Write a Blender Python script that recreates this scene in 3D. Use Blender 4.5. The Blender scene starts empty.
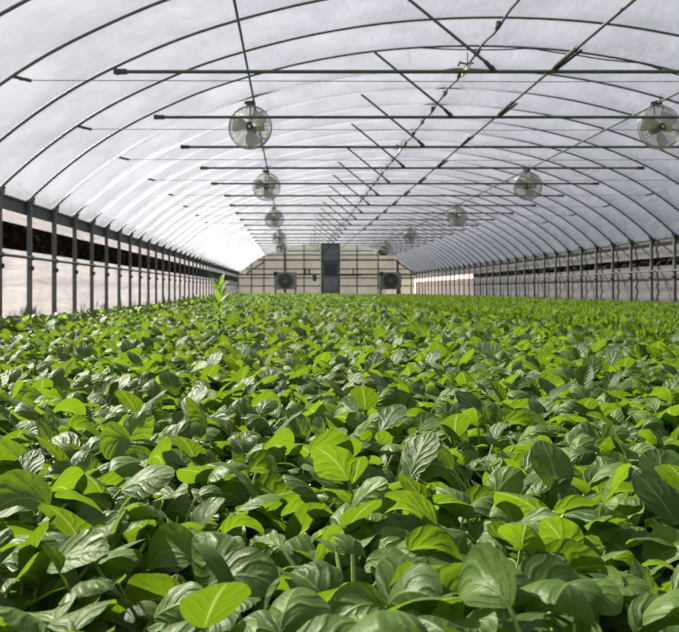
import bpy, bmesh, math, random
import numpy as np
from mathutils import Vector, Matrix

random.seed(7)
RNG = np.random.default_rng(11)
SC = bpy.context.scene
COL = SC.collection
PI = math.pi

# ---------------------------------------------------------------- layout (metres)
CAMZ = 0.47                       # lens height above the soil, crop tops at about 0.26
K = 0.0012                        # metres per layout unit
XL, XR = -2535 * K, 6010 * K      # side walls
CX = (XL + XR) / 2
ZEAVE = CAMZ + 845 * K
YBACK, YEND = -5.4, 48.6
HOOPS = [k + 0.6 for k in range(-6, 48)]
ARCH_O = np.array([0, 500, 1000, 1600, 2150, 2600, 3100, 3385, 3675, 3967, 4165, 4272.5]) * K
ARCH_H = np.array([2350, 2337, 2295, 2195, 2055, 1914, 1690, 1545, 1353, 1130, 955, 845]) * K + CAMZ


def arch_z(x):
    return float(np.interp(abs(x - CX), ARCH_O, ARCH_H))


def smooth_arch(n=41):
    """points of the roof arch from the left eave over the ridge to the right eave"""
    o = np.concatenate([-ARCH_O[::-1], ARCH_O[1:]])
    h = np.concatenate([ARCH_H[::-1], ARCH_H[1:]])
    d = np.concatenate([[0], np.cumsum(np.hypot(np.diff(o), np.diff(h)))])
    t = np.linspace(0, d[-1], n)
    # Catmull-Rom style smoothing
    oo, hh = np.interp(t, d, o), np.interp(t, d, h)
    for _ in range(2):
        oo[1:-1] = (oo[:-2] + 2 * oo[1:-1] + oo[2:]) / 4
        hh[1:-1] = (hh[:-2] + 2 * hh[1:-1] + hh[2:]) / 4
    return oo + CX, hh


# ---------------------------------------------------------------- node helpers
def new_mat(name):
    m = bpy.data.materials.new(name)
    m.use_nodes = True
    nt = m.node_tree
    for n in list(nt.nodes):
        nt.nodes.remove(n)
    out = nt.nodes.new('ShaderNodeOutputMaterial')
    return m, nt, out


def N(nt, typ, **kw):
    n = nt.nodes.new(typ)
    for k, v in kw.items():
        if k in n.inputs:
            n.inputs[k].default_value = v
        else:
            setattr(n, k, v)
    return n


def math_n(nt, op, a, b=None, c=None):
    n = nt.nodes.new('ShaderNodeMath')
    n.operation = op
    for i, v in enumerate((a, b, c)):
        if v is None:
            continue
        if isinstance(v, (int, float)):
            n.inputs[i].default_value = v
        else:
            nt.links.new(v, n.inputs[i])
    return n.outputs[0]


def maprange(nt, v, a, b, c, d):
    n = nt.nodes.new('ShaderNodeMapRange')
    n.interpolation_type = 'SMOOTHSTEP'
    nt.links.new(v, n.inputs['Value'])
    for k, x in zip(('From Min', 'From Max', 'To Min', 'To Max'), (a, b, c, d)):
        n.inputs[k].default_value = x
    return n.outputs['Result']


def mixcol(nt, fac, a, b):
    n = nt.nodes.new('ShaderNodeMix')
    n.data_type = 'RGBA'
    for s, v in ((n.inputs[0], fac), (n.inputs[6], a), (n.inputs[7], b)):
        if isinstance(v, (int, float)):
            s.default_value = v
        elif isinstance(v, tuple):
            s.default_value = v + (1,) if len(v) == 3 else v
        else:
            nt.links.new(v, s)
    return n.outputs[2]


def plain(name, col, rough=0.5, metal=0.0, noise=0.12, scale=30):
    m, nt, out = new_mat(name)
    p = N(nt, 'ShaderNodeBsdfPrincipled', Roughness=rough, Metallic=metal)
    tx = N(nt, 'ShaderNodeTexCoord')
    nz = N(nt, 'ShaderNodeTexNoise', Scale=scale, Detail=4.0)
    nt.links.new(tx.outputs['Object'], nz.inputs['Vector'])
    c = mixcol(nt, nz.outputs['Fac'], tuple(x * (1 - noise) for x in col), tuple(min(1, x * (1 + noise)) for x in col))
    nt.links.new(c, p.inputs['Base Color'])
    nt.links.new(p.outputs[0], out.inputs['Surface'])
    return m


def sheet(name, transp, transl, diff, tcol=(0.97, 0.97, 0.98), dcol=(0.85, 0.85, 0.86), bump=0.3, scale=(1.5, .6, 1.5), gloss=0.06):
    """thin plastic film: part clear, part light-scattering"""
    m, nt, out = new_mat(name)
    geo = N(nt, 'ShaderNodeTexCoord')
    mp = N(nt, 'ShaderNodeMapping')
    mp.inputs['Scale'].default_value = scale
    nt.links.new(geo.outputs['Object'], mp.inputs['Vector'])
    nz = N(nt, 'ShaderNodeTexNoise', Scale=2.2, Detail=5.0, Roughness=0.6)
    nz.inputs['Distortion'].default_value = 0.8
    nt.links.new(mp.outputs[0], nz.inputs['Vector'])
    bp = N(nt, 'ShaderNodeBump', Strength=bump, Distance=0.06)
    nt.links.new(nz.outputs['Fac'], bp.inputs['Height'])
    tr = N(nt, 'ShaderNodeBsdfTransparent')
    tr.inputs['Color'].default_value = tcol + (1,)
    tl = N(nt, 'ShaderNodeBsdfTranslucent')
    n2 = N(nt, 'ShaderNodeTexNoise', Scale=1.3, Detail=7.0, Roughness=0.65)
    nt.links.new(geo.outputs['Object'], n2.inputs['Vector'])
    nt.links.new(mixcol(nt, maprange(nt, n2.outputs['Fac'], .3, .7, 0, 1), tuple(x * .84 for x in dcol), tuple(min(1, x * 1.12) for x in dcol)), tl.inputs['Color'])
    df = N(nt, 'ShaderNodeBsdfDiffuse')
    df.inputs['Color'].default_value = dcol + (1,)
    gl = N(nt, 'ShaderNodeBsdfGlossy', Roughness=0.35)
    for s in (tl, df, gl):
        nt.links.new(bp.outputs[0], s.inputs['Normal'])
    m1 = N(nt, 'ShaderNodeMixShader')
    m1.inputs[0].default_value = diff / (diff + transl)
    nt.links.new(tl.outputs[0], m1.inputs[1]); nt.links.new(df.outputs[0], m1.inputs[2])
    m2 = N(nt, 'ShaderNodeMixShader')
    m2.inputs[0].default_value = transp
    nt.links.new(m1.outputs[0], m2.inputs[1]); nt.links.new(tr.outputs[0], m2.inputs[2])
    m3 = N(nt, 'ShaderNodeMixShader')
    m3.inputs[0].default_value = gloss
    nt.links.new(m2.outputs[0], m3.inputs[1]); nt.links.new(gl.outputs[0], m3.inputs[2])
    nt.links.new(m3.outputs[0], out.inputs['Surface'])
    return m


def leaf_mat(name, dark, light, trans, veins=True, rough=0.50, tw=0.40, spec=0.32, sheen=0.03):
    m, nt, out = new_mat(name)
    at = N(nt, 'ShaderNodeAttribute', attribute_name='leaf')
    sep = N(nt, 'ShaderNodeSeparateXYZ')
    nt.links.new(at.outputs['Vector'], sep.inputs[0])
    u, v, r = sep.outputs
    base = mixcol(nt, r, dark, light)
    tcol = mixcol(nt, r, tuple(x * 0.8 for x in trans), tuple(min(1, x * 1.15) for x in trans))
    p = N(nt, 'ShaderNodeBsdfPrincipled', Roughness=rough)
    p.inputs['Specular IOR Level'].default_value = spec
    p.inputs['Specular Tint'].default_value = (0.88, 1.0, 0.76, 1)
    p.inputs['Sheen Weight'].default_value = sheen
    p.inputs['Sheen Roughness'].default_value = 0.35
    tl = N(nt, 'ShaderNodeBsdfTranslucent')
    if veins:
        a = math_n(nt, 'ABSOLUTE', u)
        mid = maprange(nt, a, 0.0, 0.09, 1, 0)
        wx = N(nt, 'ShaderNodeTexCoord')
        wn = N(nt, 'ShaderNodeTexNoise', Scale=34.0, Detail=1.0)
        nt.links.new(wx.outputs['Object'], wn.inputs['Vector'])
        ph = math_n(nt, 'SUBTRACT', math_n(nt, 'MULTIPLY', v, 4.2), math_n(nt, 'ADD', math_n(nt, 'MULTIPLY', a, 1.9), math_n(nt, 'MULTIPLY', wn.outputs['Fac'], 1.6)))
        fr = math_n(nt, 'ABSOLUTE', math_n(nt, 'SUBTRACT', math_n(nt, 'FRACT', ph), 0.5))   # 0.5 at vein
        side = maprange(nt, fr, 0.42, 0.5, 0, 1)
        side = math_n(nt, 'MULTIPLY', side, maprange(nt, a, 0.55, 1.0, 1, 0.15))
        vein = math_n(nt, 'MAXIMUM', mid, math_n(nt, 'MULTIPLY', side, 0.2))
        base = mixcol(nt, math_n(nt, 'MULTIPLY', vein, 0.4), base, (0.22, 0.34, 0.09))
        tcol = mixcol(nt, math_n(nt, 'MULTIPLY', vein, 0.35), tcol, (0.75, 0.85, 0.25))
        puff = maprange(nt, fr, 0.18, 0.5, 1, 0)
        puff = math_n(nt, 'MULTIPLY', puff, maprange(nt, a, 0.0, 0.3, 0.2, 1))
        tx = N(nt, 'ShaderNodeTexCoord')
        nz = N(nt, 'ShaderNodeTexNoise', Scale=110.0, Detail=3.0)
        nt.links.new(tx.outputs['Object'], nz.inputs['Vector'])
        hgt = math_n(nt, 'SUBTRACT', math_n(nt, 'ADD', puff, math_n(nt, 'MULTIPLY', nz.outputs['Fac'], 1.0)), math_n(nt, 'MULTIPLY', mid, 0.6))
        bp = N(nt, 'ShaderNodeBump', Strength=0.38, Distance=0.0030)
        nt.links.new(hgt, bp.inputs['Height'])
        nt.links.new(bp.outputs[0], p.inputs['Normal'])
        nt.links.new(bp.outputs[0], tl.inputs['Normal'])
    nt.links.new(base, p.inputs['Base Color'])
    nt.links.new(tcol, tl.inputs['Color'])
    mx = N(nt, 'ShaderNodeMixShader')
    mx.inputs[0].default_value = tw
    nt.links.new(p.outputs[0], mx.inputs[1]); nt.links.new(tl.outputs[0], mx.inputs[2])
    nt.links.new(mx.outputs[0], out.inputs['Surface'])
    return m


M = {}
M['film'] = sheet('roof_film', 0.60, 0.30, 0.10, tcol=(0.96, 0.96, 0.98), dcol=(0.37, 0.385, 0.455), bump=0.45, gloss=0.05)
M['curtain'] = sheet('curtain_film', 0.12, 0.6, 0.3, dcol=(0.37, 0.355, 0.375), bump=0.4, scale=(.5, .35, 3.0), gloss=0.04)
M['endpanel'] = sheet('end_panel', 0.10, 0.55, 0.35, dcol=(0.175, 0.17, 0.15), bump=0.15, gloss=0.03)
M['endpanel_top'] = sheet('end_panel_top', 0.10, 0.5, 0.35, dcol=(0.30, 0.33, 0.30), bump=0.15, gloss=0.03)
M['pipe'] = plain('galvanised_pipe', (0.13, 0.15, 0.135), 0.45, 0.5, 0.25, 12)
M['bar'] = plain('painted_bar', (0.065, 0.09, 0.078), 0.5, 0.15, 0.2, 14)
M['post'] = plain('post_steel', (0.10, 0.11, 0.115), 0.5, 0.4, 0.2, 10)
M['board'] = plain('eave_board', (0.055, 0.062, 0.058), 0.6, 0.1, 0.25, 5)
M['clamp'] = plain('clamp_steel', (0.05, 0.055, 0.05), 0.5, 0.6, 0.2, 40)
M['wire'] = plain('thin_wire', (0.12, 0.12, 0.12), 0.5, 0.5, 0.1, 40)
M['guard'] = plain('fan_guard_wire', (0.34, 0.35, 0.30), 0.45, 0.4, 0.15, 20)
M['blade'] = plain('fan_blade', (0.58, 0.58, 0.52), 0.5, 0.3, 0.15, 20)
M['motor'] = plain('fan_motor', (0.018, 0.018, 0.018), 0.5, 0.1, 0.2, 30)
M['pale'] = plain('pale_plastic', (0.62, 0.60, 0.38), 0.4, 0.0, 0.1, 30)
M['yellow'] = plain('yellow_tag', (0.45, 0.42, 0.12), 0.5, 0.0, 0.1, 30)
M['door'] = plain('grey_door', (0.16, 0.20, 0.215), 0.5, 0.1, 0.15, 6)
M['doorpane'] = plain('dark_pane', (0.05, 0.052, 0.055), 0.3, 0.0, 0.2, 6)
M['housing'] = plain('exhaust_housing', (0.26, 0.27, 0.25), 0.55, 0.2, 0.2, 6)
M['soil'] = plain('soil', (0.045, 0.032, 0.022), 0.95, 0, 0.5, 25)
M['outside'] = plain('outside_soil', (0.20, 0.17, 0.13), 0.95, 0, 0.3, 2)
M['bank'] = plain('pink_bank', (0.42, 0.33, 0.28), 0.9, 0, 0.2, 1.2)
M['leaf'] = leaf_mat('crop_leaf', (0.022, 0.056, 0.008), (0.112, 0.190, 0.036), (0.185, 0.325, 0.009))
M['leaf_far'] = leaf_mat('crop_leaf_far', (0.022, 0.056, 0.008), (0.112, 0.190, 0.036), (0.185, 0.325, 0.009), veins=False)
M['stalk'] = plain('leaf_stalk', (0.17, 0.28, 0.05), 0.5, 0, 0.15, 60)
M['herb'] = leaf_mat('fine_crop_leaf', (0.055, 0.110, 0.009), (0.075, 0.135, 0.011), (0.175, 0.30, 0.010), veins=False, rough=0.6, spec=0.3, sheen=0)
M['weed'] = leaf_mat('weed_leaf', (0.06, 0.14, 0.02), (0.11, 0.21, 0.03), (0.26, 0.42, 0.03), veins=False, rough=0.5)
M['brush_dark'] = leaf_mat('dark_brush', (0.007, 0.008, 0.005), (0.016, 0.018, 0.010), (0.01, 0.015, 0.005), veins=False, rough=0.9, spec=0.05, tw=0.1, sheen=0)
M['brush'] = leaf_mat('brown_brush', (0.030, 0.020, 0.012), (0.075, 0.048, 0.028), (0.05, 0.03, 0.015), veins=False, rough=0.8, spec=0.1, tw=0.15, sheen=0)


# ---------------------------------------------------------------- mesh helpers
class MB:
    def __init__(self):
        self.v, self.f = [], []

    def add(self, vs, fs):
        b = len(self.v)
        self.v.extend([tuple(x) for x in vs])
        self.f.extend([tuple(b + i for i in q) for q in fs])

    def box(self, c, s, rot=None):
        vs = []
        for dx in (-.5, .5):
            for dy in (-.5, .5):
                for dz in (-.5, .5):
                    p = Vector((dx * s[0], dy * s[1], dz * s[2]))
                    if rot is not None:
                        p = rot @ p
                    vs.append(p + Vector(c))
        self.add(vs, [(0, 1, 3, 2), (4, 6, 7, 5), (0, 4, 5, 1), (2, 3, 7, 6), (0, 2, 6, 4), (1, 5, 7, 3)])
        return self

    def tube(self, pts, r, n=8, closed=False, cap=True):
        pts = [Vector(p) for p in pts]
        L = len(pts)
        rs = r if isinstance(r, (list, tuple)) else [r] * L
        up = None
        rings = []
        for i, p in enumerate(pts):
            if closed:
                t = pts[(i + 1) % L] - pts[i - 1]
            else:
                t = pts[min(i + 1, L - 1)] - pts[max(i - 1, 0)]
            t.normalize()
            if up is None:
                up = Vector((0, 0, 1)) if abs(t.z) < 0.9 else Vector((1, 0, 0))
            a = t.cross(up)
            if a.length < 1e-6:
                a = t.cross(Vector((0, 1, 0)))
            a.normalize()
            up = a.cross(t).normalized()
            rings.append([p + rs[i] * (math.cos(2 * PI * k / n) * a + math.sin(2 * PI * k / n) * up) for k in range(n)])
        vs = [q for ring in rings for q in ring]
        fs = []
        for i in range(L if closed else L - 1):
            j = (i + 1) % L
            for k in range(n):
                fs.append((i * n + k, i * n + (k + 1) % n, j * n + (k + 1) % n, j * n + k))
        if cap and not closed:
            fs.append(tuple(range(n - 1, -1, -1)))
            fs.append(tuple((L - 1) * n + k for k in range(n)))
        self.add(vs, fs)
        return self

    def build(self, name, mat, parent=None, smooth=False, loc=None):
        me = bpy.data.meshes.new(name)
        me.from_pydata(self.v, [], self.f)
        me.update()
        if smooth:
            me.polygons.foreach_set('use_smooth', [True] * len(me.polygons))
            try:
                me.set_sharp_from_angle(angle=math.radians(40))
            except Exception:
                pass
        me.materials.append(mat)
        o = bpy.data.objects.new(name, me)
        COL.objects.link(o)
        if parent is not None:
            o.parent = parent
        if loc is not None:
            o.location = loc
        return o


def tag(o, label=None, cat=None, group=None, kind=None):
    if label: o['label'] = label
    if cat: o['category'] = cat
    if group: o['group'] = group
    if kind: o['kind'] = kind
    return o


def empty(name, loc):
    o = bpy.data.objects.new(name, None)
    o.empty_display_size = 0.1
    o.location = loc
    COL.objects.link(o)
    return o


def copy_tree(o, parent=None):
    c = o.copy()
    COL.objects.link(c)
    if parent is not None:
        c.parent = parent
    for ch in list(o.children):
        copy_tree(ch, c)
    return c


def np_mesh(name, V, F, mat, leaf=None, parent=None, smooth=True):
    """a mesh object from arrays; F is an (n,4) array of quads"""
    me = bpy.data.meshes.new(name)
    me.vertices.add(len(V))
    me.vertices.foreach_set('co', np.ascontiguousarray(V, dtype=np.float32).ravel())
    nf = len(F)
    me.loops.add(nf * 4)
    me.loops.foreach_set('vertex_index', np.ascontiguousarray(F, dtype=np.int32).ravel())
    me.polygons.add(nf)
    me.polygons.foreach_set('loop_start', np.arange(0, nf * 4, 4, dtype=np.int32))
    me.polygons.foreach_set('loop_total', np.full(nf, 4, dtype=np.int32))
    me.update(calc_edges=True)
    if smooth:
        me.polygons.foreach_set('use_smooth', np.ones(nf, dtype=bool))
    if leaf is not None:
        a = me.attributes.new('leaf', 'FLOAT_VECTOR', 'POINT')
        a.data.foreach_set('vector', np.ascontiguousarray(leaf, dtype=np.float32).ravel())
    me.materials.append(mat)
    o = bpy.data.objects.new(name, me)
    COL.objects.link(o)
    if parent is not None:
        o.parent = parent
    return o


ORD = ['first', 'second', 'third', 'fourth', 'fifth', 'sixth', 'seventh', 'eighth', 'ninth', 'tenth', 'eleventh', 'twelfth',
       'thirteenth', 'fourteenth', 'fifteenth', 'sixteenth']

# ---------------------------------------------------------------- setting
g = MB(); g.box((CX, 21, -0.05), (XR - XL + 0.1, 56, 0.1))
tag(g.build('floor', M['soil']), kind='structure', label='dark soil floor under the crop')
g = MB(); g.box((CX, 30, -0.14), (160, 160, 0.1))
tag(g.build('outside_ground', M['outside']), kind='structure', label='bare ground outside the tunnel')

# roof film, stretched over the hoops and sagging a little inwards in every bay
ax, az = smooth_arch(61)
tx_, tz_ = np.gradient(ax), np.gradient(az)
ln = np.hypot(tx_, tz_)
nx, nz = -tz_ / ln, tx_ / ln                      # outward normal
nx, nz = np.where(nz < 0, -nx, nx), np.abs(nz)
SUB = 10
ys, sag, bay = [], [], []
hp = [YBACK] + [h for h in HOOPS if YBACK < h < YEND] + [YEND]
for i in range(len(hp) - 1):
    for s in range(SUB):
        t = s / SUB
        ys.append(hp[i] + t * (hp[i + 1] - hp[i])); sag.append(4 * t * (1 - t)); bay.append(i)
ys.append(YEND); sag.append(0); bay.append(len(hp) - 2)
ys, sag, bay = np.array(ys), np.array(sag), np.array(bay)
amp_bay = RNG.uniform(0.112, 0.135, len(hp)) * np.interp(np.array(hp), [7.5, 10.5, 18, 30], [.42, 1, 1, .7])
amp = amp_bay[bay]
q = np.linspace(0, 1, len(ax))
wr = np.zeros((len(ys), len(ax)))
for _ in range(10):                               # slack folds that differ from bay to bay
    ph = RNG.uniform(0, 6.28, len(hp))[bay][:, None]
    fq = RNG.uniform(6, 26)
    wr += RNG.uniform(0.2, 1) * np.sin(q[None, :] * fq * 2 * PI / 2 + ph)
wr *= 0.0022
hold = np.ones(len(ax))
for px_ in (-385 * K, 1787 * K, 3895 * K):              # the long pipes hold the film up where it crosses them
    hold *= 1 - 0.55 * np.exp(-((ax - px_) / 0.17) ** 2)
off = -(amp * sag)[:, None] * np.interp(q, [0, .5, .76, 1], [1, 1, .4, .4])[None, :] * hold[None, :] * np.minimum(1, np.minimum(q, 1 - q) / 0.03)[None, :] - (sag[:, None] * wr) + 0.004
FX = ax[None, :] + nx[None, :] * off
FZ = az[None, :] + nz[None, :] * off
FY = np.repeat(ys[:, None], len(ax), 1)
V = np.stack([FX, FY, FZ], -1).reshape(-1, 3)
ny_, nx_ = FX.shape
idx = np.arange(ny_ * nx_).reshape(ny_, nx_)
F = np.stack([idx[:-1, :-1], idx[:-1, 1:], idx[1:, 1:], idx[1:, :-1]], -1).reshape(-1, 4)
film = np_mesh('ceiling', V, F, M['film'])
tag(film, kind='structure', label='white translucent plastic film roof stretched over the arches')


# side curtains: lower sheet, valance and eave board on each side
def side_sheet(name, x, z0, z1, seed, label):
    r = np.random.default_rng(seed)
    yy = np.arange(YBACK, YEND + 0.01, 0.125)
    zz = np.linspace(z0, z1, 15)
    X = np.zeros((len(yy), len(zz)))
    for _ in range(6):
        X += r.uniform(.0015, .005) * np.sin(zz[None, :] * r.uniform(12, 34) + r.uniform(0, 6) + 0.5 * np.sin(yy * r.uniform(.8, 3))[:, None])
    X += 0.004 * np.abs(np.sin((yy - 0.6) * PI))[:, None]
    X = x + X * (1 if x > CX else -1)
    Y = np.repeat(yy[:, None], len(zz), 1); Z = np.repeat(zz[None, :], len(yy), 0)
    Vv = np.stack([X, Y, Z], -1).reshape(-1, 3)
    ii = np.arange(X.size).reshape(X.shape)
    Ff = np.stack([ii[:-1, :-1], ii[:-1, 1:], ii[1:, 1:], ii[1:, :-1]], -1).reshape(-1, 4)
    return tag(np_mesh(name, Vv, Ff, M['curtain']), kind='structure', label=label)


side_sheet('wall_left', XL - 0.06, 0.0, CAMZ + 0.45, 1, 'pale plastic side curtain along the left wall')
side_sheet('wall_right', XR + 0.06, 0.0, CAMZ + 0.48, 2, 'pale plastic side curtain along the right wall')
side_sheet('trim_1', XL - 0.05, CAMZ + 0.745, CAMZ + 0.93, 3, 'narrow white film strip below the left eave')
side_sheet('trim_2', XR + 0.05, CAMZ + 0.64, CAMZ + 0.95, 4, 'pale film strip below the right eave')
for nm, x, zb, lab in (('trim_3', XL - 0.012, CAMZ + 0.865, 'dark grey eave board along the left wall'), ('trim_4', XR + 0.012, CAMZ + 0.925, 'dark grey eave board along the right wall')):
    g = MB()
    zt = ZEAVE + 0.0
    g.box((x, (YBACK + YEND) / 2, (zb + zt) / 2), (0.02, YEND - YBACK, zt - zb))
    g.box((x, (YBACK + YEND) / 2, zt - 0.01), (0.05, YEND - YBACK, 0.025))
    g.box((x, (YBACK + YEND) / 2, zb + 0.008), (0.04, YEND - YBACK, 0.016))
    tag(g.build(nm, M['board']), kind='structure', label=lab)

# ---------------------------------------------------------------- hoops and posts
hx, hz = smooth_arch(49)
hoop_mesh = None
vis_hoops = [h for h in HOOPS if h > 4]
for i, h in enumerate(vis_hoops):
    if hoop_mesh is None:
        mb = MB(); mb.tube([(a, 0, b) for a, b in zip(hx, hz)], 0.0165, 8)
        o = mb.build('arch_hoop', M['pipe'], smooth=True); hoop_mesh = o.data
    else:
        o = bpy.data.objects.new('arch_hoop', hoop_mesh); COL.objects.link(o)
    o.location = (0, h, 0)
    if i < 12:
        lab = 'dark steel arch pipe under the white film, %s hoop from the camera end' % ORD[i]
    else:
        lab = 'thin steel arch pipe far down the tunnel, beyond the twelfth hoop'
    tag(o, lab, 'roof hoop', 'steel arch hoops')


def make_post(side):
    r = empty('side_post', (0, 0, 0))
    mb = MB(); mb.box((0, 0, ZEAVE / 2), (0.046, 0.058, ZEAVE))
    mb.build('shaft', M['post'], r)
    mb = MB(); mb.box((-side * 0.012, 0, ZEAVE + 0.005), (0.075, 0.08, 0.035)); mb.tube([(-side * 0.012, 0, ZEAVE), (-side * 0.05, 0, ZEAVE + 0.06)], 0.026, 8)
    mb.build('hoop_socket', M['post'], r)
    for z in (CAMZ + 0.366, CAMZ + 0.25):
        mb = MB()
        mb.tube([(-side * 0.02, -0.04, z), (-side * 0.02, 0.045, z)], 0.022, 8)
        mb.box((-side * 0.035, 0, z), (0.03, 0.03, 0.05))
        mb.build('rail_clamp', M['clamp'], r)
    return r


for side, x, word in ((-1, XL + 0.03, 'left'), (1, XR - 0.03, 'right')):
    first = make_post(side)
    n = 0
    for h in HOOPS:
        if h < (8 if side < 0 else 14):
            continue
        o = first if n == 0 else copy_tree(first)
        o.location = (x, h, 0)
        if n < 10:
            lab = 'dark steel post of the %s side wall, %s from the photo\'s %s edge' % (word, ORD[n], word)
        else:
            lab = 'small dark post of the %s side wall, far along, beyond the tenth post' % word
        tag(o, lab, 'post', '%s wall posts' % word)
        n += 1

# long rails along the walls
for x, word in ((XL + 0.07, 'left'), (XR - 0.07, 'right')):
    mb = MB(); mb.tube([(x, 4 if word == 'left' else 9, CAMZ + 0.366), (x, YEND - 0.1, CAMZ + 0.366)], 0.017, 8)
    tag(mb.build('side_rail', M['bar'], smooth=True), 'thin dark horizontal rail at mid height along the %s wall posts' % word, 'rail')

# purlins
PXL, PXR = -390 * K, 3890 * K
for x, w, r in ((PXL, 'left', .0135), (PXR, 'right', .015)):
    zz = arch_z(x) - 0.085
    mb = MB(); mb.tube([(x, 4.5, zz), (x, YEND - 0.1, zz)], r, 8)
    o = mb.build('purlin', M['bar'], smooth=True)
    tag(o, 'long thin roof pipe the %s row of fans hangs from' % w, 'pipe')
RX = 1787 * K
zr = arch_z(RX) - 0.085
rp = empty('ridge_pipe', (RX, 0, zr))
pts = []
yy = 4.6
while yy < YEND - 0.2:
    pts.append((0.012 * math.sin(yy * 3.1), yy, 0.014 * math.sin(yy * 6.28))); yy += 0.25
mb = MB(); mb.tube(pts, 0.015, 8); mb.build('pipe', M['pipe'], rp, smooth=True)
mb = MB()
clamp0 = None
for h in HOOPS:
    if 6 < h < 26:
        if clamp0 is None:
            mb = MB(); mb.box((0, 0, 0.012), (0.05, 0.06, 0.05)); mb.tube([(0, -0.09, -.005), (0, 0.09, -.005)], 0.021, 8)
            clamp0 = mb.build('clamp', M['clamp'], rp); c = clamp0
        else:
            c = clamp0.copy(); COL.objects.link(c); c.parent = rp
        c.location = (0, h, 0)
tag(rp, 'knobbly dark pipe running down the ridge, with a clamp at each hoop', 'pipe')

# cross bars at every second hoop, each with a slanting brace up to its hoop
ZBAR = CAMZ + 1659 * K
bar_h = [h for h in HOOPS if h > 7 and int(round(h - 0.6)) % 2 == 1]
left_ratio = [.807, .788, .767, .739, .745, .703]
BAR0, STR0 = None, None
for i, h in enumerate(bar_h):
    xl = -(left_ratio[i] if i < 6 else 0.72) * 1659 * K
    xr = 4795 * K
    r = empty('cross_bar', ((xl + xr) / 2, h, ZBAR))
    hl = (xr - xl) / 2
    mb = MB(); mb.tube([(-hl, 0, 0), (hl, 0, 0)], 0.018, 8)
    mb.build('bar', M['bar'], r, smooth=True)
    for s in (-1, 1):
        mb = MB(); mb.box((s * (hl - 0.05), 0, 0), (0.12, 0.042, 0.044)); mb.tube([(s * (hl - .02), -.03, 0), (s * (hl - .02), .03, 0)], 0.027, 8)
        mb.build('end_clamp', M['clamp'], r)
    if i < 8:
        lab = 'straight dark bar crossing below the roof, %s from the camera end' % ORD[i]
    else:
        lab = 'thin straight bar crossing below the roof far away, beyond the eighth bar'
    tag(r, lab, 'roof bar', 'cross bars under the roof')
    # brace
    a = Vector((1536 * K, h - 0.03, ZBAR + 0.02)); b = Vector((800 * K, h - 0.03, arch_z(800 * K) - 0.03))
    if STR0 is None:
        st = empty('roof_brace', a)
        d = b - a
        mb = MB(); mb.tube([(0, 0, 0), d], 0.0145, 8); mb.build('rod', M['bar'], st, smooth=True)
        mb = MB(); mb.tube([(0, 0, -.02), d * 0.09], [0.022, 0.02], 8); mb.tube([d * 0.03 + Vector((0, -.01, 0)), (0.01, -.01, -.03)], 0.02, 8)
        mb.build('foot_clamp', M['clamp'], st)
        STR0 = st
    else:
        st = copy_tree(STR0); st.location = a
    if i < 8:
        lab = 'short slanting brace joining a roof hoop to the %s cross bar from the front' % ORD[i]
    else:
        lab = 'tiny slanting brace under the ridge far down the tunnel, beyond the eighth'
    tag(st, lab, 'brace', 'slanting roof braces')

# long pipe lying on the bars with short splice sleeves
px, pz = 1995 * K, ZBAR + 0.034
lp = empty('long_pipe', (px, 0, pz))
mb = MB(); mb.tube([(0, 5.4, 0), (0, YEND - 0.2, 0)], 0.0135, 8); mb.build('pipe', M['bar'], lp, smooth=True)
for i, h in enumerate(bar_h):
    if i > 10: break
    mb = MB()
    s = 1 if i != 2 else -1
    mb.tube([(0.005, h - 0.62, 0.004), (0.0, h - 0.05, 0.0)], 0.020, 8)
    mb.tube([(0.045 * s, h - 0.60, -0.012), (0.03 * s, h - 0.02, -0.012), (0, h + .02, -.02)], 0.012, 8)
    mb.build('splice_sleeve', M['clamp'], lp)
tag(lp, 'long dark pipe lying across the bars just right of the ridge', 'pipe')

# thin tie wires between the bars
TX0, TX1 = -1790 * K, 2 * CX + 1775 * K
for i, h in enumerate([h for h in HOOPS if 6 < h < 22 and int(round(h - 0.6)) % 2 == 0]):
    z = CAMZ + 1384 * K
    w = empty('tie_wire', (0, h, z))
    mb = MB(); mb.tube([(TX0, 0, 0), (CX, 0, -0.012), (TX1, 0, 0)], 0.0032, 6); mb.build('wire', M['wire'], w)
    for xx, s in ((TX0, 1), (TX1, -1)):
        mb = MB(); mb.tube([(xx - s * .05, 0, .03), (xx + s * 0.09, 0, -.004)], 0.014, 8); mb.build('end_hook', M['clamp'], w)
    tag(w, 'thin wire strung across the tunnel, %s from the front' % ORD[i], 'wire', 'thin tie wires')

# loose cable slung along one hoop
cb = []
hc = 9.6
for i in range(33):
    x = 1.5 + i * (5.3 - 1.5) / 32
    cb.append((x, hc - 0.05, arch_z(x) - 0.03 - 0.035 * abs(math.sin(i / 32 * PI * 3))))
mb = MB(); mb.tube(cb, 0.008, 6)
tag(mb.build('cable', M['clamp'], smooth=True), 'loose dark cable slung along the hoop at the right of the ridge', 'cable')

# pale fittings hanging from the ridge
for i, (x, y, z) in enumerate(((1670 * K, 9.6, CAMZ + 2085 * K), (1700 * K, 15.6, CAMZ + 2160 * K))):
    r = empty('hanging_fitting', (x, y, z))
    mb = MB(); mb.tube([(-.06, 0, .12), (0.02, 0, .10), (.10, 0, .115)], 0.011, 8); mb.tube([(.03, 0, .10), (.03, 0, .24)], .006, 6); mb.tube([(-.05, 0, .13), (-.08, 0, .08)], .012, 6)
    mb.build('bracket', M['clamp'], r)
    mb = MB(); mb.tube([(.06, 0, .10), (.04, -.01, .07), (-.01, -.03, -.01), (-.04, -.04, -.05)], [.014, .022, .022, .014], 10)
    mb.build('tube', M['pale'], r, smooth=True)
    tag(r, ('pale yellowish tube fitting hanging at the ridge beside the first cross bar', 'pale yellowish tube fitting hanging at the ridge, farther one by the third cross bar')[i], 'fitting', 'hanging ridge fittings')


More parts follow.
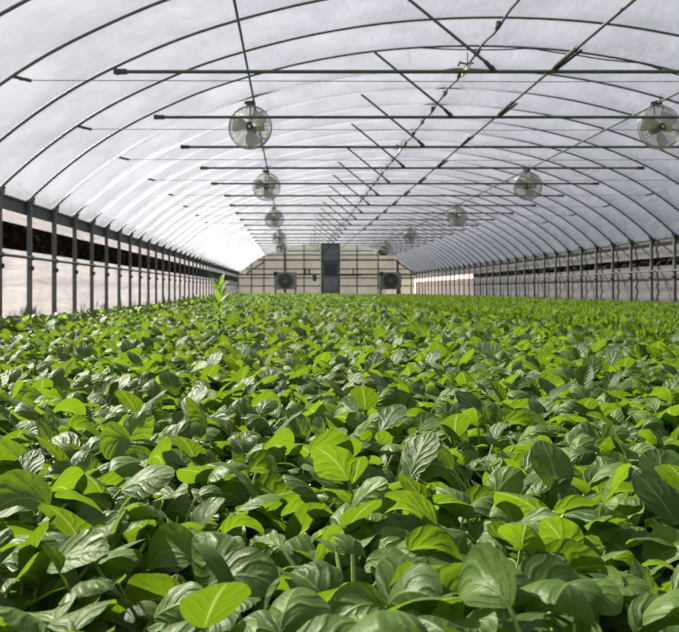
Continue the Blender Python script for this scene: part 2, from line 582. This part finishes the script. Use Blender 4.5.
# ---------------------------------------------------------------- circulation fans
def ring(r, y, n=36):
    return [(r * math.cos(2 * PI * k / n), y, r * math.sin(2 * PI * k / n)) for k in range(n)]


FR = 0.272


def make_fan(drop):
    root = empty('circulation_fan', (0, 0, 0))
    gd = MB()
    for y in (-0.075, 0.075):
        for rr in np.linspace(0.06, FR - 0.012, 17):
            yy = y * (1.0 - 0.55 * (rr / FR) ** 3)
            gd.tube(ring(rr, yy), 0.0017, 4, closed=True)
        for k in range(28):
            a = 2 * PI * k / 28
            gd.tube([(rr * math.cos(a), y * (1.0 - 0.55 * (rr / FR) ** 3), rr * math.sin(a)) for rr in (0.05, 0.15, 0.22, FR)], 0.0017, 4)
    gd.build('guard', M['guard'], root)
    rm = MB(); rm.tube(ring(FR, -0.03), 0.0065, 8, closed=True); rm.tube(ring(FR, 0.03), 0.0065, 8, closed=True)
    for k in range(12):
        a = 2 * PI * k / 12
        rm.tube([(FR * math.cos(a), -.03, FR * math.sin(a)), (FR * math.cos(a), .03, FR * math.sin(a))], .004, 5)
    rm.build('guard_rim', M['guard'], root, smooth=True)
    for k in range(3):
        a0 = 2 * PI * k / 3 + 0.55
        vs, fs = [], []
        nr, na = 7, 7
        for i in range(nr):
            rr = 0.04 + (0.235 - 0.04) * i / (nr - 1)
            half = 0.42 + 0.16 * math.sin(i / (nr - 1) * PI)
            for j in range(na):
                t = j / (na - 1) * 2 - 1
                a = a0 + t * half + 0.25 * i / (nr - 1)
                vs.append((rr * math.cos(a), t * 0.035 * (0.5 + rr / 0.3), rr * math.sin(a)))
        for i in range(nr - 1):
            for j in range(na - 1):
                fs.append((i * na + j, i * na + j + 1, (i + 1) * na + j + 1, (i + 1) * na + j))
        n0 = len(vs)
        vs2 = [(x, y + 0.003, z) for x, y, z in vs]
        b = MB(); b.add(vs, fs); b.add(vs2, [tuple(reversed(f)) for f in fs])
        b.build('blade', M['blade'], root, smooth=True)
    mt = MB(); mt.tube([(0, .02, 0), (0, .05, 0), (0, .17, 0), (0, .20, 0)], [.05, .062, .062, .045], 14)
    mt.box((-0.02, .11, .065), (.07, .08, .05))
    mt.build('motor', M['motor'], root, smooth=True)
    hb = MB(); hb.tube([(0, -.06, 0), (0, -.075, 0), (0, .03, 0)], [.026, .045, .045], 14); hb.build('hub', M['motor'], root, smooth=True)
    tg = MB(); tg.tube([(0, -.086, -.0), (0, -.079, -.0)], .018, 10); tg.build('hub_cap', M['pale'], root)
    hg = MB()
    hg.tube([(-.015, .10, .06), (-.015, .10, drop)], .011, 8)
    hg.tube([(.0, .08, .06), (.035, .02, .16), (.055, 0.0, FR + .01), (.02, 0.04, drop)], .006, 6)
    hg.build('hanger_rod', M['post'], root)
    cl = MB(); cl.box((-.01, .06, drop), (.10, .11, .045)); cl.tube([(-.085, .05, drop + .005), (.055, .05, drop + .005)], .017, 8); cl.tube([(0.02, .05, drop), (.045, .05, drop + .10)], .012, 8)
    cl.box((0.04, .05, drop + .10), (.06, .05, .035))
    cl.build('clamp', M['clamp'], root)
    y_ = MB(); y_.box((.12, .03, 0.0), (.11, .012, .09)); y_.build('warning_plate', M['yellow'], root)
    return root


DROP = (arch_z(PXL) - 0.085) - (CAMZ + 1722 * K)
fan0 = make_fan(DROP)
first = True
rows = {'left': (PXL, (10.6, 16.7, 24.2, 33.2, 41.0)), 'right': (PXR, (10.6, 16.6, 23.5, 32.6, 41.0))}
for w, (x, fy) in rows.items():
    for i, y in enumerate(fy):
        o = fan0 if first else copy_tree(fan0)
        first = False
        o.location = (x + ((-0.05, -.02, -.02, 0, 0)[i] if w == 'left' else (.02, .05, .02, 0, 0)[i]), y, CAMZ + 1722 * K)
        o.rotation_euler = (0, 0, math.radians((-6, 4, 14, -8, 10)[i] * (1 if w == 'left' else -1)))
        lab = 'round wire-guarded fan hanging from the roof, %s in the %s row' % (('nearest', 'second nearest', 'third', 'fourth', 'farthest')[i], w)
        tag(o, lab, 'fan', '%s row of circulation fans' % w)

# thin cord hanging on the right
mb = MB(); mb.tube([(PXR - .9, 31.0, arch_z(PXR - .9)), (PXR - .9, 31.0, 0.0)], .006, 6)
tag(mb.build('hanging_wire', M['wire']), 'thin vertical wire hanging from the roof to the crop, right of the door', 'wire')

# ---------------------------------------------------------------- end wall
EY = YEND
PX = EY / 833.3          # metres per photo pixel at the end wall


def ex(px): return (px - 291) * PX
def ez(py): return CAMZ + (290 - py) * PX


g = MB()
oo, hh = smooth_arch(41)
zsplit = ez(254.5)
DX0, DX1 = ex(321), ex(340)
vs, fs = [], []
# lower panel follows the arch up to the split height, upper panel fills the crown
low = [(x, min(z, zsplit)) for x, z in zip(oo, hh)]
for x, z in low:
    vs += [(x, EY + .03, 0), (x, EY + .03, z)]
for i in range(len(low) - 1):
    fs.append((2 * i, 2 * i + 2, 2 * i + 3, 2 * i + 1))
g.add(vs, fs)
tag(g.build('wall_end', M['endpanel']), kind='structure', label='beige translucent panel wall closing the far end')
g = MB(); vs, fs = [], []
top = [(x, z) for x, z in zip(oo, hh) if z > zsplit]
for x, z in top:
    vs += [(x, EY + .03, zsplit), (x, EY + .03, z)]
for i in range(len(top) - 1):
    fs.append((2 * i, 2 * i + 2, 2 * i + 3, 2 * i + 1))
g.add(vs, fs)
tag(g.build('wall_end_gable', M['endpanel_top']), kind='structure', label='grey-green panel filling the gable of the far end')

for i, py in enumerate((250.5, 255, 260, 269, 274.5, 278, 286)):
    z = ez(py)
    ok = [x for x, zz in zip(oo, hh) if zz > z + 0.05]
    x0, x1 = min(ok), max(ok)
    th = .10 if py in (274.5, 260) else 0.07
    for a, b, w in ((x0, DX0 - .03, 'left'), (DX1 + .03, x1, 'right')):
        if b - a < .2: continue
        g = MB(); g.box(((a + b) / 2, EY - .03, z), (b - a, .05, th))
        tag(g.build('end_wall_rail', M['post']), 'dark rail across the end wall %s of the door, %s from the top' % (w, ORD[i]), 'rail', 'end wall rails')
for i, pxx in enumerate((251.5, 264, 285, 304, 357, 378, 397.5, 411)):
    x = ex(pxx)
    zt = arch_z(x) - .04
    g = MB(); g.box((x, EY - .075, zt / 2), (.14 if pxx in (285, 397.5) else .07, .04, zt))
    tag(g.build('end_wall_stud', M['post']), 'dark upright of the far end wall, %s from the left' % ORD[i], 'stud', 'end wall uprights')

# sloping corner braces of the end wall
for w, p0, p1 in (('left', (244.5, 273), (265, 259.5)), ('right', (416.5, 273), (396, 259.5))):
    g = MB(); g.tube([(ex(p0[0]), EY - .12, ez(p0[1]) - .1), (ex(p1[0]), EY - .12, ez(p1[1]) - .1)], .045, 8)
    tag(g.build('corner_brace', M['post']), 'dark slanting brace in the %s corner of the end wall' % w, 'brace')

# door with transom
dr = empty('door_1', ((DX0 + DX1) / 2, EY - .06, 0))
dw = DX1 - DX0
g = MB()
zt = ez(243.5); zd = ez(261)
for s in (-1, 1):
    g.box((s * (dw / 2 - .04), 0, zt / 2), (.08, .10, zt))
g.box((0, 0, zt - .04), (dw, .10, .08)); g.box((0, 0, zd), (dw, .10, .10))
g.build('door_frame', M['post'], dr)
g = MB(); g.box((0, 0.02, (zt + zd) / 2), (dw - .16, .04, zt - zd - .1)); g.build('transom_panel', M['door'], dr)
g = MB(); zl = zd - .05
g.box((0, 0.02, zl / 2), (dw - .17, .05, zl)); g.build('door_leaf', M['door'], dr)
leafo = dr.children[-1]
g = MB(); g.box((0, -.012, ez(269.5)), (dw - .34, .02, ez(263) - ez(276))); g.build('door_pane', M['doorpane'], leafo)
g = MB(); g.box((0, -.012, ez(284)), (dw - .34, .02, ez(279) - ez(290))); g.build('lower_panel', M['housing'], leafo)
g = MB(); g.tube([(dw / 2 - .14, -.02, .98), (dw / 2 - .14, -.08, .98), (dw / 2 - .26, -.08, .98)], .014, 8); g.build('door_handle', M['pale'], leafo)
tag(dr, kind='structure', label='tall grey door with dark pane and transom in the middle of the end wall')


# exhaust fan units standing at the end wall
def exhaust(px0, px1, word):
    x0, x1 = ex(px0), ex(px1)
    w = x1 - x0
    zt, zb = ez(272.5), ez(289.5)
    r = empty('exhaust_fan', ((x0 + x1) / 2, EY - .62, 0))
    h = zt - zb
    R = min(w, h) * .44
    zc = (zt + zb) / 2
    g = MB()
    n = 40
    outer = []
    for k in range(n):
        a = 2 * PI * k / n
        c, s = math.cos(a), math.sin(a)
        q = max(abs(c) / (w / 2), abs(s) / (h / 2))
        outer.append((c / q, s / q))
    for y0, y1 in ((-.22, .22),):
        vs = [(x, y0, zc + z) for x, z in outer] + [(R * math.cos(2 * PI * k / n), y0, zc + R * math.sin(2 * PI * k / n)) for k in range(n)]
        vs += [(x, y1, zc + z) for x, z in outer] + [(R * math.cos(2 * PI * k / n), y1, zc + R * math.sin(2 * PI * k / n)) for k in range(n)]
        fs = []
        for k in range(n):
            j = (k + 1) % n
            fs += [(k, j, n + j, n + k), (2 * n + k, 3 * n + k, 3 * n + j, 2 * n + j), (k, 2 * n + k, 2 * n + j, j), (n + k, n + j, 3 * n + j, 3 * n + k)]
        g.add(vs, fs)
    g.build('housing', M['housing'], r)
    g = MB()
    for rr in np.linspace(.1, 1, 9) * R:
        g.tube([(x, -.23, zc + z) for x, _, z in ring(rr, 0, 28)], .006, 4, closed=True)
    for k in range(10):
        a = PI * k / 10
        g.tube([(-R * math.cos(a), -.235, zc - R * math.sin(a)), (R * math.cos(a), -.235, zc + R * math.sin(a))], .006, 4)
    g.build('grille', M['guard'], r)
    for k in range(5):
        a0 = 2 * PI * k / 5
        g = MB(); rot = Matrix.Rotation(-a0, 3, 'Y') @ Matrix.Rotation(.5, 3, 'X')
        c = Vector((R * .5 * math.cos(a0), 0, zc + R * .5 * math.sin(a0)))
        g.box(c, (R * .85, .012, R * .42), rot); g.build('blade', M['motor'], r)
    g = MB(); g.tube([(0, -.1, zc), (0, .15, zc)], R * .2, 14); g.build('motor', M['motor'], r)
    g = MB(); g.box((-w * .45 , -.26, zc + h * .42), (.22, .14, .22)); g.build('motor_box', M['motor'], r)
    for s in (-1, 1):
        g = MB(); g.box((s * (w / 2 - .06), 0, zb / 2), (.09, .3, zb)); g.build('leg', M['post'], r)
    g = MB(); g.box((0, .02, zc), (w * .98, .02, h * .98)); g.build('shutter', M['board'], r, loc=(0, .22, 0))
    tag(r, 'big dark exhaust fan unit in the %s half of the far end wall' % word, 'exhaust fan', 'end wall exhaust fans')


exhaust(274.5, 296.5, 'left')
exhaust(378.5, 399.5, 'right')
for pxx, py, w, h, lab in ((305, 271, .14, .32, 'small dark box on the end wall, nearer the left exhaust fan'), (309.2, 271, .12, .30, 'small dark box on the end wall, second left of the door'),
                           (314.5, 278, .22, .36, 'squarish dark control box low on the end wall just left of the door')):
    r = empty('mounted_control_box', (ex(pxx), EY - .14, ez(py)))
    g = MB(); g.box((0, 0, 0), (w, .09, h)); g.build('casing', M['board'], r)
    g = MB(); g.box((0, -.05, 0), (w * .8, .012, h * .85)); g.build('lid', M['post'], r)
    tag(r, lab, 'control box', 'boxes on the end wall')
r = empty('wall_heater', (ex(350.5), EY - .2, ez(275)))
g = MB(); g.box((0, 0, 0), (ex(362) - ex(340.5), .16, .12)); g.build('bar', M['motor'], r)
g = MB(); g.tube([(ex(353) - ex(350.5), 0, 0), (ex(353) - ex(350.5), 0, .34)], .035, 8); g.build('stem', M['motor'], r)
r.name = 'dark_arm'
tag(r, 'dark horizontal arm with short upright right of the door', 'arm')
r = empty('ceiling_heater', (ex(381), EY - 1.2, ez(253.5)))
r.name = 'hanging_heater'
g = MB(); g.tube([(-.26, 0, 0), (-.2, 0, .1), (.2, 0, .1), (.26, 0, 0)], [.12, .17, .17, .12], 12); g.tube([(-.2, 0, -.05), (.2, 0, -.05)], .12, 10); g.build('casing', M['motor'], r, smooth=True)
g = MB(); g.tube([(0, 0, .1), (0, 0, .62)], .03, 8); g.build('hanger_rod', M['post'], r)
tag(r, 'small black unit hanging by a rod before the right part of the gable', 'hanging unit')

# ---------------------------------------------------------------- crop
def leaf_arrays(r, nu, nv, small=False, kind='spoon'):
    """one leaf: blade vertices, (u, v, tint) attribute and the stalk path"""
    az_ = r.uniform(0, 2 * PI)
    pl = r.uniform(.105, .175)
    e0 = math.radians(r.uniform(62, 86))
    L = r.uniform(.048, .084)
    W = L * r.uniform(.36, .44)
    e1 = math.radians(r.choice([r.uniform(0, 35), r.uniform(5, 45), r.uniform(35, 76)]))
    e2 = e1 - math.radians(r.uniform(15, 115))
    if small:
        pl *= .6; L *= .7; W *= .7
    roll = r.normal(0, .5)
    cup = r.uniform(-.75, .55)
    ca, sa = math.cos(az_), math.sin(az_)
    rad, z = 0.006, 0.0
    path = [(rad, z)]
    for i in range(5):
        e = e0 + (e1 - e0) * (i / 5) ** 2.2
        rad += math.cos(e) * pl / 5; z += math.sin(e) * pl / 5
        path.append((rad, z))
    stalk = [(p * ca, p * sa, q) for p, q in path]
    tint = float(np.clip(r.beta(2, 2.2), 0, 1))
    vv = np.linspace(0, 1, nv)
    uu = np.linspace(-1, 1, nu)
    # centre line
    cl = []
    for i in range(nv):
        t = vv[i]
        e = e1 + (e2 - e1) * t
        if i:
            rad += math.cos(e) * L / (nv - 1); z += math.sin(e) * L / (nv - 1)
        cl.append((rad, z, e))
    wave = r.uniform(.02, .07); wp = r.uniform(0, 6.28); wn = r.uniform(1.5, 3.5)
    P = np.zeros((nv, nu, 3)); A = np.zeros((nv, nu, 3))
    for i, (rd, zz, e) in enumerate(cl):
        t = vv[i]
        w = W * (max(0.0, math.sin(PI * min(1, (0.03 + 0.97 * t) ** 1.12))) ** 0.60) if t < .999 else W * .16
        if i == 0: w = W * .13
        n = np.array([-math.sin(e) * ca, -math.sin(e) * sa, math.cos(e)])
        lat = np.array([-sa, ca, 0])
        lr = lat * math.cos(roll) + n * math.sin(roll)
        nr = -lat * math.sin(roll) + n * math.cos(roll)
        c = np.array([rd * ca, rd * sa, zz])
        for j, u in enumerate(uu):
            h = cup * u * u * w + wave * w * abs(u) * math.sin(wp + t * wn * 2 * PI + (1.3 if u > 0 else 0))
            h += 0.05 * w * (abs(u) > .01) * (1 - abs(u)) * math.sin(PI * t) * 1.0   # blade puffs beside the midrib
            P[i, j] = c + lr * u * w + nr * h
            A[i, j] = (u, t, tint)
    ii = np.arange(nu * nv).reshape(nv, nu)
    F = np.stack([ii[:-1, :-1], ii[:-1, 1:], ii[1:, 1:], ii[1:, :-1]], -1).reshape(-1, 4)
    return P.reshape(-1, 3), A.reshape(-1, 3), F, stalk


def plant_arrays(seed, nleaf, nu, nv, scale=1.0):
    r = np.random.default_rng(seed)
    Vs, As, Fs, st = [], [], [], []
    b = 0
    for k in range(nleaf):
        P, A, F_, s = leaf_arrays(r, nu, nv, small=(k >= nleaf - 2))
        Vs.append(P * scale); As.append(A); Fs.append(F_ + b); b += len(P); st.append(s)
    return np.concatenate(Vs), np.concatenate(As), np.concatenate(Fs), st


def jitter_grid(x0, x1, y0, y1, sp, r):
    gx, gy = np.meshgrid(np.arange(x0, x1, sp), np.arange(y0, y1, sp * .9))
    gx = gx + (np.arange(gx.shape[0]) % 2)[:, None] * sp / 2
    p = np.stack([gx.ravel(), gy.ravel()], -1) + r.uniform(-.36, .36, (gx.size, 2)) * sp
    return p[(p[:, 0] > x0) & (p[:, 0] < x1)]


def in_view(p, m):
    lo = -291 / 833.3 * p[:, 1] - m
    hi = 388 / 833.3 * p[:, 1] + m
    return (p[:, 0] > lo) & (p[:, 0] < hi)


BX0, BX1 = XL + 0.2, 2.12
rg = np.random.default_rng(5)
near = jitter_grid(BX0, BX1, 0.40, 9.0, 0.088, rg)
inside = in_view(near, 0.03) & (near[:, 1] > 0.43)
order = np.argsort(near[:, 1] + 100 * (~inside))
sel = order[:300]
rest = np.ones(len(near), bool); rest[sel] = False
others = near[rest]
others = others[in_view(others, 1.2)]

# individual plants: 14 grown forms, copied
forms = []
for s in range(14):
    V, A, F, st = plant_arrays(100 + s, 14, 7, 13)
    r = empty('leafy_plant', (0, 0, -5))
    np_mesh('foliage', V, F, M['leaf'], A, r)
    sb = MB()
    for path in st:
        sb.tube(path, [.0034, .0032, .003, .0027, .0024, .002], 6)
    sb.build('stalks', M['stalk'], r, smooth=True)
    forms.append([r, False])
xy = near[sel]
xy = xy[np.argsort(xy[:, 1])]
pr = np.random.default_rng(77)
placed = []
for i, (x, y) in enumerate(xy):
    fm = forms[i] if i < 14 else forms[pr.integers(14)]
    if not fm[1]:
        o = fm[0]; fm[1] = True
    else:
        o = copy_tree(fm[0])
    o.location = (x, y, 0)
    sc = pr.uniform(.9, 1.14)
    o.scale = (sc, sc, sc)
    o.rotation_euler = (pr.normal(0, .07), pr.normal(0, .07), pr.uniform(0, 2 * PI))
    tag(o, None, 'plant', 'leafy plants of the near bed')
    placed.append((o, x, y))
edges = [0.0, .62, .80, .98, 1.16, 1.34, 9]
rown = ['front edge', 'second strip from the front edge', 'third strip from the front edge', 'fourth strip from the front edge', 'fifth strip from the front edge']
for b in range(6):
    row = sorted([p for p in placed if edges[b] <= p[2] < edges[b + 1]], key=lambda p: p[1] / p[2])
    for m, (o, x, y) in enumerate(row):
        u = (291 + 833.3 * x / y) / 679
        if b < 5:
            h = m + 1 if m < (len(row) + 1) // 2 else len(row) - m
            frm = 'left' if m < (len(row) + 1) // 2 else 'right'
            o['label'] = 'spoon-leaved green plant, %s, %s from the %s' % (rown[b], ORD[h - 1] if h <= 16 else 'middle', frm)
        else:
            side = 'far left' if u < .2 else 'left' if u < .4 else 'middle' if u < .6 else 'right' if u < .8 else 'far right'
            band = 'closer' if y < 1.6 else 'farther'
            o['label'] = 'spoon-leaved green plant in the middle distance of the near bed, %s strip, %s' % (band, side)


# the rest of the same crop: more than can be counted
def scatter(points, forms_, r, zs=(.9, 1.14), tilt=.07):
    Vs, As, Fs = [], [], []
    b = 0
    which = r.integers(len(forms_), size=len(points))
    for fi, (V, A, F) in enumerate(forms_):
        p = points[which == fi]
        n = len(p)
        if not n: continue
        a = r.uniform(0, 2 * PI, n); s = r.uniform(zs[0], zs[1], n)
        ca, sa = np.cos(a) * s, np.sin(a) * s
        X = V[None, :, 0] * ca[:, None] - V[None, :, 1] * sa[:, None]
        Y = V[None, :, 0] * sa[:, None] + V[None, :, 1] * ca[:, None]
        Z = V[None, :, 2] * s[:, None] + X * r.normal(0, tilt, n)[:, None] + Y * r.normal(0, tilt, n)[:, None]
        W_ = np.stack([X + p[:, 0, None], Y + p[:, 1, None], Z], -1)
        Vs.append(W_.reshape(-1, 3))
        AA = np.repeat(A[None], n, 0).copy()
        AA[:, :, 2] = np.clip(AA[:, :, 2] + r.normal(0, .12, n)[:, None], 0, 1)
        As.append(AA.reshape(-1, 3))
        Fs.append((F[None] + (b + np.arange(n) * len(V))[:, None, None]).reshape(-1, 4))
        b += n * len(V)
    return np.concatenate(Vs), np.concatenate(As), np.concatenate(Fs)


def join(parts):
    b = 0; Fs = []
    for V, A, F in parts:
        Fs.append(F + b); b += len(V)
    return np.concatenate([p[0] for p in parts]), np.concatenate([p[1] for p in parts]), np.concatenate(Fs)


f_mid = [plant_arrays(100 + s, 12, 5, 7)[:3] for s in range(14)]
f_far = [plant_arrays(200 + s, 7, 3, 4)[:3] for s in range(8)]
f_vfar = [plant_arrays(300 + s, 6, 3, 3, 1.3)[:3] for s in range(6)]
parts = []
mid = others
parts.append(scatter(mid, f_mid, np.random.default_rng(1)))
pf = jitter_grid(BX0, BX1, 9.0, 20.0, 0.095, np.random.default_rng(2)); pf = pf[in_view(pf, 1.2)]
parts.append(scatter(pf, f_far, np.random.default_rng(3)))
pv = jitter_grid(BX0, BX1, 20.0, 46.5, 0.125, np.random.default_rng(4)); pv = pv[in_view(pv, 1.2)]
parts.append(scatter(pv, f_vfar, np.random.default_rng(6)))
V, A, F = join(parts)
crop = np_mesh('leafy_crop', V, F, M['leaf'], A)
tag(crop, 'broad bed of small spoon-leaved green plants stretching to the far end', 'crop', kind='stuff')


# finer, brighter crop in the right-hand bed
def herb_arrays(seed):
    r = np.random.default_rng(seed)
    Vs, As, Fs = [], [], []; b = 0
    for k in range(13):
        a = r.uniform(0, 2 * PI); rad = r.uniform(0, .05)
        base = np.array([math.cos(a) * rad, math.sin(a) * rad, r.uniform(.08, .20)])
        L = r.uniform(.05, .085); W = r.uniform(.008, .016); e = math.radians(r.uniform(35, 88)); a2 = a + r.normal(0, .6)
        d = np.array([math.cos(a2) * math.cos(e), math.sin(a2) * math.cos(e), math.sin(e)])
        lat = np.array([-math.sin(a2), math.cos(a2), 0])
        t = r.uniform()
        for m, w in ((0, .3), (.5, 1), (1, .15)):
            c = base + d * L * m - np.array([0, 0, .018 * m * m])
            for s in (-1, 1):
                Vs.append(c + lat * W * w * s); As.append((s, m, t))
        Fs += [(b, b + 1, b + 3, b + 2), (b + 2, b + 3, b + 5, b + 4)]
        b += 6
    return np.array(Vs), np.array(As), np.array(Fs)


f_h = [herb_arrays(400 + s) for s in range(8)]
ph = jitter_grid(2.24, XR - 0.12, 3.6, 14.0, 0.075, np.random.default_rng(8)); ph = ph[in_view(ph, .8)]
ph2 = jitter_grid(2.24, XR - 0.12, 14.0, 46.5, 0.12, np.random.default_rng(9)); ph2 = ph2[in_view(ph2, .8)]
V, A, F = join([scatter(ph, f_h, np.random.default_rng(10), (.9, 1.08), .04), scatter(ph2, f_h, np.random.default_rng(12), (.95, 1.15), .04)])
herb = np_mesh('fine_leaved_crop', V, F, M['herb'], A)
tag(herb, 'bright fine-leaved green crop filling the right-hand bed by the right wall', 'crop', kind='stuff')

# tall weed standing above the bed
wd = empty('tall_weed', (-0.43, 5.0, 0))
wd.scale = (1.18, 1.18, 1.17)
sb = MB(); sb.tube([(0, 0, 0), (.004, 0, .18), (-.003, 0, .34), (.003, .0, .45)], [.006, .005, .004, .002], 7)
sb.build('stem', M['weed'], wd, smooth=True)
rw = np.random.default_rng(21)
Vs, As, Fs = [], [], []; b = 0
for k in range(26):
    zb = .17 + .26 * k / 25
    a = k * 2.4 + rw.normal(0, .2)
    L = (.118 if k < 16 else .118 - .005 * (k - 16)) * rw.uniform(.85, 1.15); W = .0115 * rw.uniform(.8, 1.2)
    e0 = math.radians(28 + 1.9 * k + rw.normal(0, 6))
    ca, sa = math.cos(a), math.sin(a)
    lat = np.array([-sa, ca, 0]); rd, z = .003, zb
    nv = 7
    for i in range(nv):
        t = i / (nv - 1)
        e = e0 - .7 * t
        if i: rd += math.cos(e) * L / 6; z += math.sin(e) * L / 6
        w = W * max(.06, math.sin(PI * min(.98, .12 + .86 * t)))
        for s in (-1, 0, 1):
            Vs.append(np.array([rd * ca, rd * sa, z + (0.25 * w if s else 0)]) + lat * s * w); As.append((s, t, .4 + .5 * rw.uniform()))
    for i in range(nv - 1):
        for s in range(2):
            q0 = b + i * 3 + s
            Fs.append((q0, q0 + 1, q0 + 4, q0 + 3))
    b += nv * 3
np_mesh('foliage', np.array(Vs), np.array(Fs), M['weed'], np.array(As), wd)
tag(wd, 'tall pale green weed with narrow pointed leaves rising above the bed, left of centre', 'weed')


# ---------------------------------------------------------------- outside the side openings
def brush(name, x0, x1, y0, y1, zt, n, seed, label):
    r = np.random.default_rng(seed)
    p = np.stack([r.uniform(x0, x1, n), r.uniform(y0, y1, n), r.uniform(0, 1, n) ** .8 * zt], -1)
    p[:, 2] *= 1 - .18 * (np.sin(p[:, 1] * 1.3) * .5 + np.sin(p[:, 1] * 3.1 + 1) * .5) ** 2
    a = r.uniform(0, 2 * PI, n); e = r.uniform(-1.2, 1.2, n); s = r.uniform(.06, .15, n)
    d = np.stack([np.cos(a) * np.cos(e), np.sin(a) * np.cos(e), np.sin(e)], -1) * s[:, None]
    l = np.stack([-np.sin(a), np.cos(a), np.zeros(n)], -1) * (s * .45)[:, None]
    l = l + np.stack([np.zeros(n), np.zeros(n), r.normal(0, .03, n)], -1)
    V = np.stack([p - d, p - l, p + d, p + l], 1).reshape(-1, 3)
    F = np.arange(n * 4).reshape(-1, 4)
    A = np.repeat(np.stack([np.zeros(n), np.zeros(n), r.uniform(0, 1, n)], -1), 4, 0)
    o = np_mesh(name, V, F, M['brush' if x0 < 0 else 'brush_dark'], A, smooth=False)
    tag(o, label, 'undergrowth', kind='stuff')


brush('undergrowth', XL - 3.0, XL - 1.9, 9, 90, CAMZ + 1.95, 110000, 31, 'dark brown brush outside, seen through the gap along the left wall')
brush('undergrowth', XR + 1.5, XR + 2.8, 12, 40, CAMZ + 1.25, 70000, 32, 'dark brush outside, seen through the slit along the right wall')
g = MB()
vs = []
for i in range(40):
    y = 41 + i
    vs += [(XR + 1.6 + .2 * math.sin(i), y, -.1), (XR + 2.4 + .15 * math.sin(i * 1.7), y, CAMZ + .8 + .1 * math.sin(i * 2.1)), (XR + 4.5, y, CAMZ + 1.0 + .1 * math.sin(i * .9)), (XR + 8, y, -.1)]
fs = []
for i in range(39):
    for j in range(3):
        fs.append((i * 4 + j, i * 4 + 4 + j, i * 4 + 5 + j, i * 4 + 1 + j))
g.add(vs, fs)
tag(g.build('embankment', M['bank'], smooth=True), kind='structure', label='sunlit pinkish bank outside the far right wall')

# ---------------------------------------------------------------- light
sun_d = Vector((-0.58, 0.52, 0.68)).normalized()       # towards the sun: ahead of the camera and to the left
ld = bpy.data.lights.new('sun', 'SUN')
ld.energy = 19.0
ld.color = (1.0, 0.93, 0.80)
ld.angle = math.radians(1.2)
lo = bpy.data.objects.new('sun', ld)
lo.rotation_euler = sun_d.to_track_quat('Z', 'Y').to_euler()
lo.location = sun_d * 60
COL.objects.link(lo)

w = bpy.data.worlds.new('sky')
SC.world = w
w.use_nodes = True
nt = w.node_tree
bg = nt.nodes['Background']
tc = nt.nodes.new('ShaderNodeTexCoord')
sp = nt.nodes.new('ShaderNodeSeparateXYZ')
nt.links.new(tc.outputs['Generated'], sp.inputs[0])
cr = nt.nodes.new('ShaderNodeValToRGB')
cr.color_ramp.elements[0].position = 0.0; cr.color_ramp.elements[0].color = (0.50, 0.54, 0.64, 1)
cr.color_ramp.elements[1].position = 0.6; cr.color_ramp.elements[1].color = (0.58, 0.66, 0.86, 1)
nt.links.new(sp.outputs[2], cr.inputs[0])
nt.links.new(cr.outputs[0], bg.inputs['Color'])
bg.inputs['Strength'].default_value = 0.36

# ---------------------------------------------------------------- camera
cd = bpy.data.cameras.new('camera')
cam = bpy.data.objects.new('camera', cd)
COL.objects.link(cam)
cam.location = (0, 0, CAMZ)
cam.rotation_euler = (PI / 2, 0, 0)
cd.sensor_width = 36
cd.lens = 833.3 / 679 * 36
cd.shift_x = (339.5 - 291) / 679
cd.shift_y = -(316 - 290) / 679
cd.clip_start = 0.02; cd.clip_end = 400
cd.dof.use_dof = True
cd.dof.focus_distance = 1.5
cd.dof.aperture_fstop = 14
SC.camera = cam

SC.view_settings.view_transform = 'Standard'
SC.view_settings.look = 'None'
SC.view_settings.exposure = 0.12
SC.view_settings.gamma = 1
SC.view_settings.use_curve_mapping = False
